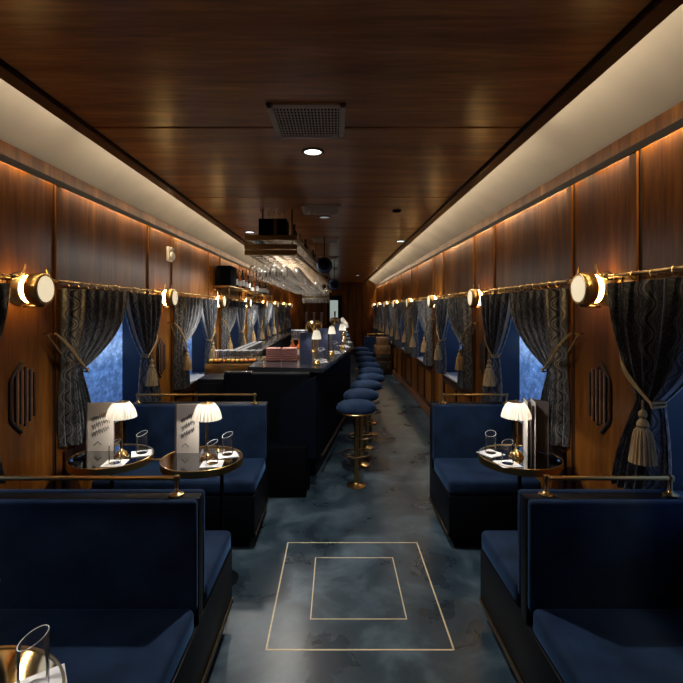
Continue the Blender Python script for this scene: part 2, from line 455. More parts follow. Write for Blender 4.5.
# ------------------------------------------------------------------ walls
WT = 0.28
K_OPEN = list(range(-1, 7))
OZ0, OZ1 = 0.78, 1.76
def openings():
    return [(2.93 + PER * k, min(4.10 + PER * k, Y1 - 0.4)) for k in K_OPEN]
def make_wall(side):
    X = XL if side == 'left' else XR
    s = -1 if side == 'left' else 1
    def bx(m, d0, d1, y0, y1, z0, z1, bev=0):      # d measured from wall face, positive towards the room
        a, c = X - s * d0, X - s * d1
        return m.box(min(a, c), max(a, c), y0, y1, z0, z1, bev)
    m = MB()
    bx(m, -WT, 0, Y0, Y1, 0, OZ0)
    bx(m, -WT, 0, Y0, Y1, OZ1, HW + 0.15)
    ys = [Y0] + [v for o in openings() for v in o] + [Y1]
    for a, c in zip(ys[::2], ys[1::2]): bx(m, -WT, 0, a, c, OZ0, OZ1)
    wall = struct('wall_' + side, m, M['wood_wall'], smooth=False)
    # upright boards between panels
    st = MB()
    for k in range(-3, 8):
        for yy in (2.20, 2.80):
            y = yy + PER * k
            if Y0 + 0.1 < y < Y1 - 0.05:
                bx(st, 0.0005, 0.015, y - 0.026, y + 0.026, 0.0, HW - 0.07)
    wall_trim = struct('trim_1' if side == 'left' else 'trim_2', st, M['wood_wall'], smooth=False)
    # near-black strips painting the shadow lines beside uprights and under cornice
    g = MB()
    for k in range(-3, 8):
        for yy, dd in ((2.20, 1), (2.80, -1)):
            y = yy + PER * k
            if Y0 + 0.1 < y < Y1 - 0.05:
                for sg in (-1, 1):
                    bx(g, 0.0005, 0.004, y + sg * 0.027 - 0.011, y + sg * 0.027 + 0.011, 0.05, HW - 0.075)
    bx(g, 0.017, 0.0235, Y0, Y1, HW - 0.106, HW - 0.0703)  # dark lip stands in for the shadow line and hides the strip light
    g.build('groove_shade', M['groove_shade'], wall, smooth=False)
    cn = MB()
    bx(cn, 0.0005, 0.022, Y0, Y1, HW - 0.07, HW)
    struct('trim_3' if side == 'left' else 'trim_4', cn, M['wood_wall'], smooth=False)
    # dado rail under the sills and wainscot panels
    d = MB()
    for k in range(-2, 7):
        y0, y1 = 2.86 + PER * k, min(4.14 + PER * k, Y1 - 0.3)
        bx(d, 0.0005, 0.02, y0, y1, 0.68, 0.75, 0.003)
        bx(d, 0.0005, 0.02, y0, y1, 0.12, 0.19, 0.003)
        n = 2
        for i in range(n + 1):
            yy = y0 + 0.03 + (y1 - y0 - 0.06) * i / n
            bx(d, 0.0005, 0.02, yy - 0.03, yy + 0.03, 0.19, 0.68, 0.003)
    d.build('wainscot_frame', M['wood_dark'], wall)
    b = MB(); bx(b, 0.0005, 0.035, Y0, Y1, 0, 0.13, 0.006)
    struct('baseboard_' + side, b, M['wood_trim'])
    # windows
    for n, (y0, y1) in enumerate(openings()):
        f = MB(); t = 0.012; dp = -0.215
        bx(f, dp, 0.001, y0, y0 + t, OZ0, OZ1); bx(f, dp, 0.001, y1 - t, y1, OZ0, OZ1)
        bx(f, dp, 0.001, y0 + t, y1 - t, OZ1 - t, OZ1)
        wi = struct('window_%d' % (n + 1 + (len(K_OPEN) if side == 'right' else 0)), f, M['reveal'], smooth=False)
        p = MB(); bx(p, -0.215, -0.20, y0 + t, y1 - t, OZ0, OZ1 - t)
        p.build('pane', M['pane'], wi, smooth=False)
        q = MB(); bx(q, -0.20, 0.045, y0 + 0.0, y1 - 0.0, OZ0 + 0.0005, OZ0 + 0.022, 0.004)
        q.build('window_sill', M['sill'], wi)
    return wall
make_wall('left'); make_wall('right')

# end wall with doorway
e = MB(); DX0, DX1, DZ = -0.33, 0.22, 2.12
e.box(XL, DX0, Y1, Y1 + 0.15, 0, HC + 0.1); e.box(DX1, XR, Y1, Y1 + 0.15, 0, HC + 0.1); e.box(DX0, DX1, Y1, Y1 + 0.15, DZ, HC + 0.1)
wb = struct('wall_back', e, M['wood_wall'], smooth=False)
g = MB()
for x in (-1.3, -0.8, 0.55, 0.9, 1.2): g.box(x - 0.02, x + 0.02, Y1 - 0.025, Y1 - 0.0005, 0.1, HC - 0.1)
g.build('upright_board', M['wood_wall'], wb)
d = MB(); d.box(DX0, DX0 + 0.07, Y1 - 0.03, Y1 + 0.12, 0, DZ); d.box(DX1 - 0.07, DX1, Y1 - 0.03, Y1 + 0.12, 0, DZ); d.box(DX0 + 0.07, DX1 - 0.07, Y1 - 0.03, Y1 + 0.12, DZ - 0.08, DZ)
dr = struct('door_1', d, M['black'])
d = MB(); d.box(DX0 + 0.07, DX1 - 0.07, Y1 + 0.05, Y1 + 0.09, 0.0, DZ - 0.08); d.build('door_leaf', M['black_matt'], dr)
d = MB(); d.box(-0.22, 0.07, Y1 + 0.035, Y1 + 0.049, 1.18, 1.95); d.build('frosted_pane', M['frosted_door'], dr)
wf = struct('wall_front', MB().box(XL - WT, XR + WT, Y0 - 0.15, Y0, 0, HC + 0.2), M['wood_wall'], smooth=False)

# ceiling: wood panels, beams, coves
c = MB()
seams = [2.39 + 1.505 * i for i in range(-3, 10)]
ys = [Y0] + [s for s in seams if Y0 < s < Y1] + [Y1]
for a, b_ in zip(ys, ys[1:]):
    c.box(CL + 0.075, CR - 0.075, a + 0.009, b_ - 0.009, HC, HC + 0.03, 0.003, 1)
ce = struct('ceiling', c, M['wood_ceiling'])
MB().box(CL + 0.02, CR - 0.02, Y0, Y1, HC + 0.0301, HC + 0.06).build('ceiling_backing', M['groove_shade'], ce, smooth=False)
for n, (a, b_) in enumerate(((CL, CL + 0.07), (CR - 0.07, CR))):
    t = MB(); t.box(a, b_, Y0, Y1, HC - 0.022, HC + 0.03)
    struct('trim_%d' % (5 + n), t, M['wood_dark'])
def cove(side):
    X, E = (XL, CL) if side == 'left' else (XR, CR)
    prof = []
    z_in, z_out = HC + 0.11, HW - 0.001
    for i in range(13):
        t = i / 12
        x = E + (X - E) * t * 1.0
        z = z_in + (z_out - z_in) * (t ** 1.7)
        prof.append((x, z))
    m = MB()
    lo = [[(x, y, z) for x, z in prof] + [(X, y, HC + 0.16), (E, y, HC + 0.16)] for y in (Y0, Y1)]
    m.ring_loops(lo)
    return m
cl = struct('trim_7', cove('left'), M['plaster']); cr_ = struct('trim_8', cove('right'), M['plaster'])
struct('trim_9', MB().box(CL - 0.0, CR, Y0, Y1, HC + 0.0605, HC + 0.11), M['groove_shade'], smooth=False)

# ------------------------------------------------------------------ ceiling fittings
def vent(y, label, wx=0.37, ly=0.42):
    r = empty('ceiling_vent', (-0.14, y, HC), label, 'air vent', 'square grilles along the ceiling')
    m = MB(); z1, z0 = 0.0, -0.012; f = 0.03
    m.box(-wx / 2, wx / 2, -ly / 2, -ly / 2 + f, z0, z1, 0.002); m.box(-wx / 2, wx / 2, ly / 2 - f, ly / 2, z0, z1, 0.002)
    m.box(-wx / 2, -wx / 2 + f, -ly / 2, ly / 2, z0, z1, 0.002); m.box(wx / 2 - f, wx / 2, -ly / 2, ly / 2, z0, z1, 0.002)
    m.build('frame', M['grille'], r)
    m = MB()
    nx = 19
    for i in range(nx):
        x = -wx / 2 + f + (wx - 2 * f) * (i + 0.5) / nx
        m.box(x - 0.0035, x + 0.0035, -ly / 2 + f, ly / 2 - f, -0.009, -0.003)
    for i in range(11):
        y_ = -ly / 2 + f + (ly - 2 * f) * (i + 0.5) / 11
        m.box(-wx / 2 + f, wx / 2 - f, y_ - 0.0018, y_ + 0.0018, -0.0075, -0.003)
    m.build('grille', M['grille'], r)
    MB().box(-wx / 2 + f, wx / 2 - f, -ly / 2 + f, ly / 2 - f, -0.0028, -0.0005).build('backing', M['groove_shade'], r, smooth=False)
    return r
for i, y in enumerate((2.31, 4.36, 6.3, 8.5, 10.8)):
    vent(y, ['large bronze ceiling vent grille nearest the camera, above the first downlight', 'second bronze ceiling vent grille from the camera',
             'third bronze ceiling vent grille from the camera', 'fourth small looking ceiling vent grille down the car', 'farthest dark ceiling vent grille near the end of the car'][i])
DL_LAB = ['round lit recessed ceiling light just beyond the nearest vent grille', 'dim recessed ceiling light beyond the second vent grille',
          'small lit recessed ceiling light left of the glass rack', 'lit recessed ceiling light near the right ceiling beam, nearest of that side',
          'added recessed ceiling light over the back counter middle', 'lit recessed ceiling light far along the right ceiling beam', 'added recessed ceiling light over the far back counter', 'small lit recessed ceiling light at the far end of the car']
for (x, y, en), lab in zip(DOWNLIGHTS, DL_LAB):
    r = empty('recessed_light', (x, y, HC), lab, 'ceiling light', 'recessed ceiling lights')
    MB().lathe([(0.052, 0), (0.068, 0), (0.068, -0.006), (0.060, -0.010), (0.052, -0.008), (0.052, 0)], n=28, cap=False).build('bezel', M['brass_dark'], r)
    MB().lathe([(0.052, -0.0035), (0.052, -0.001)], n=28).build('lens', M['downlight' if y != 4.72 else 'downlight_dim'], r)
    l = spot_light('downlight', (x, y, HC - 0.02), en, COOL, 118, 0.55)
r = empty('sprinkler_plate', (0.59, 4.41, HC), 'dark round unlit ceiling disc right of the second vent', 'sprinkler')
MB().lathe([(0.045, 0), (0.045, -0.008), (0.03, -0.016), (0.012, -0.02)], n=24).build('disc', M['black_matt'], r)

# ------------------------------------------------------------------ wall sconces
def make_sconce(side):
    s = -1 if side == 'left' else 1
    r = empty('wall_sconce', (0, 0, 0))
    # local x: from wall towards room is -s
    def L(prof, name, m, c=(0, 0, 0)):
        return MB().lathe([(rr, -s * h) for rr, h in prof], c, n=32, axis='x').build(name, m, r)
    L([(0.088, 0.001), (0.090, 0.010), (0.080, 0.020), (0.070, 0.050), (0.05, 0.052)], 'wall_plate', M['brass'])
    L([(0.068, 0.0525), (0.075, 0.055), (0.075, 0.083), (0.066, 0.0855)], 'glass_band', M['band'])
    b = L([(0.060, 0.084), (0.084, 0.086), (0.086, 0.092), (0.086, 0.146), (0.082, 0.152), (0.072, 0.153), (0.070, 0.149)], 'drum', M['brass'])
    L([(0.070, 0.1495), (0.068, 0.154), (0.040, 0.158), (0.005, 0.159)], 'face_lens', M['frost'])
    m = MB(); m.tube([(-s * 0.03, 0.0, -0.094), (-s * 0.145, 0, -0.092)], 0.006, 8)
    for h in (0.045, 0.10): m.tube([(-s * h, 0.0, -0.094), (-s * h, 0, -0.072)], 0.004, 8)
    m.build('clip', M['brass_dark'], r)
    return r
YS = [2.46 + PER * k for k in range(-1, 8)]
for side in ('left', 'right'):
    base = make_sconce(side)
    X = XL if side == 'left' else XR
    tag(base, cat='wall lamp', group='brass drum sconces on the %s wall' % side)
    for i, y in enumerate(YS):
        y_ = y - 0.02 if side == 'right' else y
        yy = min(y_, Y1 - 0.2)
        if i == 0: lab = 'brass drum sconce on the %s wall behind the camera' % side
        else: lab = ('large brass drum sconce with lit round lens, nearest on the %s wall' % side) if i == 1 else '%s brass drum sconce counting from the camera on the %s wall' % (ORD[i - 1], side)
        if i == 0: base.location = (X, yy, 1.755); base['label'] = lab
        else: copy_tree(base, loc=(X, yy, 1.755), label=lab)
    if False: pass

# ------------------------------------------------------------------ carved octagon ornaments on narrow panels
def ornament(side, y, lab):
    s = -1 if side == 'left' else 1
    X = XL if side == 'left' else XR
    r = empty('carved_ornament', (X, y, 1.165), lab, 'wall ornament', 'carved octagon ornaments on the %s wall' % side)
    m = MB(); hw, hh = 0.105, 0.19
    far = [(0.02, hh), (hw - 0.01, hh * 0.62), (hw, hh * 0.5), (hw, -hh * 0.5), (hw - 0.01, -hh * 0.62), (0.02, -hh)]
    m.tube([(-s * 0.006, -a * (-s) * -1 if False else a * 1.0, b_) for a, b_ in far] if side == 'right' and False else [(-s * 0.006, a * (-1), b_) for a, b_ in far], 0.009, 6)
    for i in range(5):
        yy = -0.062 + i * 0.037
        h = hh * (0.86 - 0.10 * abs(i - 2))
        m.box(min(0, -s * 0.010), max(0, -s * 0.010), yy - 0.007, yy + 0.007, -h, h, 0.002)
    m.build('slats', M['groove_shade'], r)
    m = MB()
    for i in range(4):
        yy = -0.0435 + i * 0.037
        h = hh * 0.78
        m.box(min(0, -s * 0.006), max(0, -s * 0.006), yy - 0.008, yy + 0.008, -h, h, 0.002)
    m.build('raised_strips', M['wood_trim'], r)
for k in range(0, 3):
    for side in ('left', 'right'):
        ornament(side, 2.50 + PER * k, '%s carved slatted octagon ornament on the %s wall below a sconce' % (ORD[k], side))

# ------------------------------------------------------------------ curtain rods and curtains
ZR = 1.812
def make_rod(side):
    s = -1 if side == 'left' else 1
    r = empty('curtain_rod', (0, 0, 0), cat='curtain rod', group='brass curtain rods on the %s wall' % side)
    X = -s * 0.070
    y0, y1 = 2.66 - 2.86, 4.32 - 2.86
    MB().tube([(X, y0, 0), (X, y1, 0)], 0.009, 10).build('pole', M['brass'], r)
    for yy, sg in ((y0, -1), (y1, 1)):
        m = MB(); m.tube([(X, yy - sg * 0.005, 0.0), (X, yy + sg * 0.02, 0.004), (X, yy + sg * 0.05, 0.025), (X, yy + sg * 0.066, 0.055), (X, yy + sg * 0.068, 0.075)], [0.008, 0.008, 0.007, 0.006, 0.004], 8)
        m.build('finial', M['brass'], r)
        m = MB(); yb = yy - sg * 0.035
        m.tube([(-s * 0.001, yb, -0.01), (X * 0.6, yb, -0.012), (X, yb, -0.012)], 0.006, 8); m.lathe([(0.018, 0), (0.018, -s * 0.008)], (0, yb, -0.01), 14, 'x')
        m.lathe([(0.014, -0.01), (0.014, 0.01)], (X, yb, 0), 12, 'y')
        m.build('bracket', M['brass_dark'], r)
    return r
def offs(sfrac): return 1 - sfrac ** 1.9
def make_curtain(side, which, tassel=True):
    """local origin: wall face, y of the window's near edge (2.86), z = 0 at floor"""
    s = -1 if side == 'left' else 1
    r = empty('curtain', (0, 0, 0), cat='curtain', group='tied-back damask curtains on the %s wall' % side)
    if which == 'near':
        ya, yb = 2.80 - 2.86, 3.57 - 2.86     # outer, inner
        yt, zt, yh, zh = 2.862 - 2.86, 1.255, 2.665 - 2.86, 1.505
        ybot = 2.925 - 2.86
    else:
        ya, yb = 4.25 - 2.86, 3.60 - 2.86
        yt, zt, yh, zh = 3.965 - 2.86, 1.245, 4.17 - 2.86, 1.44
        ybot = 4.06 - 2.86
    d = 1 if yb > ya else -1
    wt = 0.12 if which == 'near' else 0.11
    npl = 7 if which == 'near' else 5
    ztop, zbot = 1.775, 0.80
    Lx = -s
    def path(u, v, extra=0.0):
        # v in 0..0.55 upper swag, 0.55..1 tail
        ph = 2 * PI * npl * u + 0.8 * math.sin(5 * u)
        if v < 0.55:
            t = v / 0.55
            y = (yt + d * (u - 0.5) * wt) + ((ya + (yb - ya) * u) - (yt + d * (u - 0.5) * wt)) * offs(t)
            sag = 0.02 * u * math.sin(PI * t)
            z = ztop + (zt - ztop) * t - sag * 1.5
            amp = 0.040 * (1 - 0.5 * t)
            x = 0.070 + amp * math.sin(ph) + 0.010 * math.sin(3 * ph + 2)
            y += 0.008 * math.sin(ph * 2 + 1) * (1 - t)
            x += 0.012 * math.sin(PI * t) * u
        else:
            t = (v - 0.55) / 0.45
            wdt = wt + (0.27 - wt) * (1 - (1 - t) ** 2)
            yc = yt + (ybot - yt) * t
            y = yc + d * (u - 0.5) * wdt
            z = zt + (zbot - zt) * t
            amp = 0.018 + 0.022 * min(1, t * 1.6)
            x = 0.070 + amp * math.sin(ph) + 0.010 * math.sin(3 * ph + 2)
        edge = min(1.0, 0.15 + 7 * u) if which == 'near' else 1.0
        x = 0.012 + (x - 0.012) * edge
        return (Lx * (x + extra), y, z)
    MB().grid(lambda u, v: path(u, v), 110, 44, lambda u, v: (u * 1.3, v * 1.05)).build('fabric', M['curtain'], r, angle=180, recalc=False)
    MB().grid(lambda u, v: path(0.95 + 0.05 * u, v * 0.55, 0.010 + 0.02 * math.sin(PI * u)), 8, 24).build('lining', M['lining'], r, angle=180, recalc=False)
    # rings
    X = 0.070
    for i in range(7 if which == 'near' else 5):
        n_ = 7 if which == 'near' else 5
        y = ya + (yb - ya) * (i + 0.3) / n_
        pts = [(Lx * (X + 0.016 * math.cos(a)), y + 0.004 * math.sin(a), ZR - 0.008 + 0.020 * math.sin(a)) for a in [2 * PI * k / 12 for k in range(12)]]
        MB().tube(pts, 0.0028, 5, closed=True).build('ring', M['brass'], r)
    # tieback cord: from hook at the wall around the gathered cloth
    m = MB()
    yi = yt + d * (wt / 2 + 0.012)
    for off in (-0.009, 0.009):
        out = []
        for t in [i / 10 for i in range(11)]:
            y = yh + (yi - yh) * t
            z = zh + (zt - zh) * t + off * math.sin(PI * min(t * 1.2, 1)) - 0.012 * math.sin(PI * t)
            x = 0.075 + 0.040 * math.sin(PI * 0.5 * min(1, t * 2.2))
            out.append((Lx * x, y, z))
        out += [(Lx * 0.12, yi + d * 0.012, zt - 0.004 + off), (Lx * 0.06, yi + d * 0.006, zt + off), (Lx * 0.028, yi - d * 0.03, zt + 0.02), (Lx * 0.022, (yh + yi) / 2, (zh + zt) / 2), (Lx * 0.03, yh, zh - 0.01), (Lx * 0.055, yh, zh)]
        m.tube(out, 0.0062, 7)
    cd = m.build('tieback', M['rope'], r)
    m = MB(); m.tube([(Lx * 0.001, yh, zh), (Lx * 0.055, yh, zh), (Lx * 0.06, yh, zh + 0.02)], 0.005, 7); m.build('hook', M['brass_dark'], r)
    if tassel:
        c = (Lx * 0.125, yt + d * 0.03, 0)
        m = MB()
        m.tube([(Lx * 0.125, yt + d * 0.03, zt + 0.01), (c[0], c[1], zt - 0.04)], 0.005, 7)
        m.lathe([(0.004, zt - 0.03), (0.016, zt - 0.042), (0.018, zt - 0.058), (0.010, zt - 0.070), (0.022, zt - 0.085), (0.026, zt - 0.100), (0.020, zt - 0.112)], c, 16)
        m.build('tassel_knot', M['rope'], cd)
        m = MB(); m.lathe([(0.020, zt - 0.108), (0.032, zt - 0.125), (0.040, zt - 0.17), (0.047, zt - 0.235), (0.050, zt - 0.26)], c, 40, flute=1, famp=0.10)
        m.build('tassel_fringe', M['tassel'], cd)
    return r
for side in ('left', 'right'):
    X = XL if side == 'left' else XR
    rod = make_rod(side)
    near, far = make_curtain(side, 'near'), make_curtain(side, 'far')
    near0 = make_curtain(side, 'near', tassel=False)
    for n, k in enumerate(K_OPEN):
        y = 2.86 + PER * k
        where = ('%s wall window cut by the photo edge' % side) if k == -1 else '%s full window on the %s wall' % (ORD[k], side)
        rl = 'brass curtain rod with curled ends over the ' + where
        fl_ = 'dark damask curtain, far half, at the ' + where
        nl = 'dark damask curtain, near half, at the ' + where
        if n == 0:
            rod.location = (X, y, ZR); rod['label'] = rl
            far.location = (X, y, 0); far['label'] = fl_
            near.location = (X, y, 0); near['label'] = nl
        else:
            copy_tree(rod, loc=(X, y, ZR), label=rl); copy_tree(far, loc=(X, y, 0), label=fl_)
            if k == 0: near0.location = (X, y, 0); near0['label'] = nl
            else: copy_tree(near, loc=(X, y, 0), label=nl)

# ------------------------------------------------------------------ booths
def bench(side, yc, double, label):
    """bench with a central backrest at yc; seats towards the camera and (double) away from it"""
    x0, x1 = (-1.675, -0.555) if side == 'left' else (0.77, 1.405)
    a = 1 if side == 'left' else -1          # aisle direction
    xa = x1 if a == 1 else x0                # aisle edge
    r = empty('booth_bench', ((x0 + x1) / 2, yc, 0), label, 'booth seat', 'blue velvet booth benches')
    ox, oy = -(x0 + x1) / 2, -yc
    def B(m, X0, X1, Y0_, Y1_, z0, z1, bev=0, sg=3): return m.box(X0 + ox, X1 + ox, Y0_ + oy, Y1_ + oy, z0, z1, bev, sg)
    H, T = 0.885, 0.07
    spans = [(yc - 0.57, yc - T)] + ([(yc + T, yc + 0.56)] if double else [])
    ya, yb = spans[0][0], spans[-1][1] if double else yc + T
    m = MB(); B(m, x0 + (0.05 if a == -1 else 0), x1 - (0.05 if a == 1 else 0), ya + 0.05, yb - (0.05 if double else 0.0), 0, 0.09); m.build('plinth', M['black_matt'], r)
    m = MB(); B(m, x0, x1, ya, yb, 0.09, 0.37, 0.006, 2); m.build('base', M['black'], r)
    for (c, d_) in spans:
        m = MB(); B(m, x0 + (0.0), x1, c, d_, 0.3705, 0.475, 0.028, 4); m.build('seat', M['velvet'], r)
    m = MB(); B(m, x0, x1, yc - 0.030, yc + 0.030, 0.3705, H - 0.004, 0.004, 2); m.build('back_core', M['black'], r)
    m = MB(); B(m, x0, x1, yc - T, yc - 0.0305, 0.44, H, 0.016, 4); m.build('backrest', M['velvet'], r)
    if double:
        m = MB(); B(m, x0, x1, yc + 0.0305, yc + T, 0.44, H, 0.016, 4); m.build('backrest', M['velvet'], r)
    else:
        m = MB(); B(m, x0, x1, yc + 0.0305, yc + T, 0.3705, H, 0.006, 2); m.build('rear_panel', M['black'], r)
    # trim strip low on the aisle side
    m = MB(); xs = xa + a * 0.001; B(m, min(xs, xs + a * 0.008), max(xs, xs + a * 0.008), ya + 0.01, yb - 0.01, 0.09, 0.115, 0.002, 1); m.build('edge_strip', M['brass_dark'], r)
    # brass rail
    if side == 'left': p0, p1 = -1.60, -0.655
    else: p0, p1 = 0.865, 1.375
    zr = 0.953
    m = MB(); m.tube([(p0 - 0.012 + ox, 0, zr), (p1 + 0.012 + ox, 0, zr)], 0.0095, 12)
    rail = m.build('rail', M['brass'], r)
    for p in (p0, p1):
        m = MB(); m.lathe([(0.030, H - 0.003), (0.030, H + 0.004), (0.014, H + 0.010), (0.0075, H + 0.018), (0.0075, zr - 0.012), (0.013, zr - 0.010), (0.014, zr), (0.012, zr + 0.011), (0.004, zr + 0.014)], (p + ox, 0, 0), 16)
        m.build('rail_post', M['brass'], rail)
    return r
bench('left', 1.87, True, 'double sided blue velvet booth bench filling the near left')
bench('right', 1.87, True, 'double sided blue velvet booth bench at the near right')
bench('left', 3.67, False, 'blue velvet booth bench on the left behind the two round tables')
bench('right', 3.67, False, 'blue velvet booth bench on the right behind the round table')
bench('right', 12.4, False, 'small looking dark blue bench with brass rail at the far end')

# ------------------------------------------------------------------ tables
def make_table(x, y, label, legx=0.0, arm=None, R=0.243, topm='mirror'):
    r = empty('round_table', (x, y, 0), label, 'table', 'round brass rimmed drinks tables')
    MB().lathe([(R - 0.008, 0.722), (R - 0.008, 0.7385)], n=56).build('tabletop', M[topm], r)
    MB().lathe([(R - 0.0075, 0.702), (R, 0.702), (R, 0.742), (R - 0.003, 0.744), (R - 0.0075, 0.742), (R - 0.0075, 0.702)], n=56, cap=False).build('rim', M['brass'], r)
    m = MB(); m.box(-0.14, 0.14, -0.02, 0.02, 0.700, 0.7215); m.lathe([(R * 0.8, 0.712), (R * 0.8, 0.7215)], n=40); m.build('under_frame', M['black'], r)
    MB().tube([(legx, 0, 0.013), (legx, 0, 0.70)], 0.012, 12).build('leg', M['black'], r)
    MB().lathe([(0.10, 0), (0.10, 0.008), (0.03, 0.014)], (legx, 0, 0), 28).build('base', M['black'], r)
    if arm: MB().tube([(arm[0], 0, 0.715), (arm[1], 0, 0.715)], 0.008, 8).build('arm', M['brass'], r)
    return r
TZ = 0.7385
make_table(1.130, 2.80, 'round mirrored table with brass rim in the right booth')
make_table(-0.815, 2.77, 'round mirrored table in the left booth, nearer the aisle', legx=0.12)
make_table(-1.385, 2.81, 'round mirrored table in the left booth, beside the window', arm=(0.243, 0.325))
make_table(-0.868, 0.985, 'round brass rimmed table at the bottom left corner of the photo')

SHADE_BIG = [(0.085, 0.244), (0.082, 0.262), (0.074, 0.290), (0.062, 0.315), (0.048, 0.332), (0.043, 0.337)]
SHADE_SLIM = [(0.048, 0.262), (0.045, 0.285), (0.038, 0.320), (0.031, 0.345), (0.028, 0.350)]
def make_lamp(SH=SHADE_BIG):
    r = empty('table_lamp', (0, 0, 0), cat='lamp')
    MB().lathe([(0.044, 0.0005), (0.045, 0.006), (0.040, 0.020), (0.028, 0.036), (0.012, 0.046), (0.008, 0.050)], n=28).build('base', M['brass_bright'], r)
    MB().lathe([(0.0075, 0.046), (0.0075, 0.285)], n=14).build('stem', M['brass_bright'], r)
    n = 48
    m = MB(); loops = []
    for (rr, h) in SH:
        loops.append([(rr * (1 + (0.05 if i % 2 else -0.04)) * math.cos(2 * PI * i / n), rr * (1 + (0.05 if i % 2 else -0.04)) * math.sin(2 * PI * i / n), h) for i in range(n)])
    m.ring_loops(loops, cap0=False, cap1=False)
    sh = m.build('lamp_shade', M['shade'], r, angle=20)
    zt_, rt_ = SH[-1][1], SH[-1][0]
    MB().lathe([(rt_ - 0.002, zt_), (rt_ + 0.001, zt_ + 0.003), (rt_ * 0.7, zt_ + 0.006), (0.012, zt_ + 0.007), (0.006, zt_ + 0.013), (0.003, zt_ + 0.015)], n=24).build('cap', M['brass'], r)
    return r
LAMPS = {'big': make_lamp(), 'slim': make_lamp(SHADE_SLIM)}; lamp_used = {}
LAMP_W = 6.5
def place_lamp(x, y, z, label, group='pleated table lamps', w_=LAMP_W):
    kd = 'slim' if 'along the bar' in group else 'big'
    if kd not in lamp_used: o = LAMPS[kd]; lamp_used[kd] = True; o.location = (x, y, z); o['label'] = label
    else: o = copy_tree(LAMPS[kd], loc=(x, y, z), label=label)
    o['group'] = group
    point_light('lamp_bulb', (x, y, z + 0.266), w_, (1, 0.90, 0.76), 0.012)
    return o
place_lamp(1.105, 2.79, TZ, 'lit table lamp with white pleated shade on the right booth table')
place_lamp(-0.780, 2.75, TZ, 'lit pleated table lamp on the left table nearer the aisle')
place_lamp(-1.315, 2.79, TZ, 'lit pleated table lamp on the left table beside the window')
place_lamp(-0.893, 1.06, TZ, 'table lamp cut off by the photo left edge, bottom corner')

def tumbler_mesh(R=0.033, H=0.142, slant=0.40, n=32):
    m = MB(); loops = []
    def lp(r_, z, sl): return [(r_ * math.cos(a), r_ * math.sin(a), z + sl * r_ * math.cos(a)) for a in [2 * PI * i / n for i in range(n)]]
    t = 0.0022
    loops = [lp(R * 0.6, 0.0005, 0), lp(R * 0.94, 0.001, 0), lp(R, 0.006, 0), lp(R, 0.05, 0), lp(R, H - 0.02, slant), lp(R - t / 2, H - 0.0185, slant), lp(R - t, H - 0.02, slant), lp(R - t, 0.05, 0), lp(R - t, 0.018, 0), lp(R * 0.7, 0.014, 0)]
    m.ring_loops(loops)
    return m
tumb_me = tumbler_mesh().build('tumbler', M['glass'])
m = MB(); m.tube([(0.0318 * math.cos(a), 0.0318 * math.sin(a), 0.1225 + 0.40 * 0.0318 * math.cos(a)) for a in [2 * PI * i / 32 for i in range(32)]], 0.0011, 5, closed=True)
m.build('rim', M['rim_glint'], tumb_me)  # glint along the rim, painted as a pale ring
tumb_used = [False]
def place_tumbler(x, y, z, rz, label, group='slant cut tumblers on the booth tables'):
    if not tumb_used[0]: o = tumb_me; tumb_used[0] = True
    else: o = copy_tree(tumb_me)
    o.location = (x, y, z); o.rotation_euler[2] = rz
    return tag(o, label, 'glass', group)
def napkin(x, y, z, rz, label, sz=0.062):
    m = MB()
    m.box(-sz, sz, -sz, sz, 0.0003, 0.0022, 0.0006, 1)
    m.box(-sz, sz * 0.96, -sz, sz * 0.97, 0.0023, 0.0036, 0.0005, 1)
    o = m.build('napkin', M['napkin'], loc=(x, y, z)); o.rotation_euler[2] = rz
    return tag(o, label, 'napkin', 'folded white cocktail napkins')
def set_pair(items, where):
    for (x, y, rz, which) in items:
        napkin(x, y, TZ, rz, 'white square napkin under the %s tumbler on the %s' % (which, where))
        place_tumbler(x, y, TZ + 0.0038, rz + 0.5, '%s slant cut clear tumbler on the %s' % (which, where))
set_pair([(0.972, 2.86, 0.5, 'farther'), (1.005, 2.665, 0.15, 'nearer')], 'right booth table')
set_pair([(-0.675, 2.83, 0.4, 'farther'), (-0.725, 2.665, 0.1, 'nearer')], 'left aisle side table')
set_pair([(-1.220, 2.86, 0.4, 'farther'), (-1.300, 2.675, 0.1, 'nearer')], 'left window side table')
napkin(-0.712, 1.075, TZ, 0.62, 'white napkin under the tumbler in the bottom left corner', 0.066)
place_tumbler(-0.722, 1.085, TZ + 0.0038, 0.55, 'large looking slant cut tumbler in the bottom left corner', 'slant cut tumblers on the booth tables')

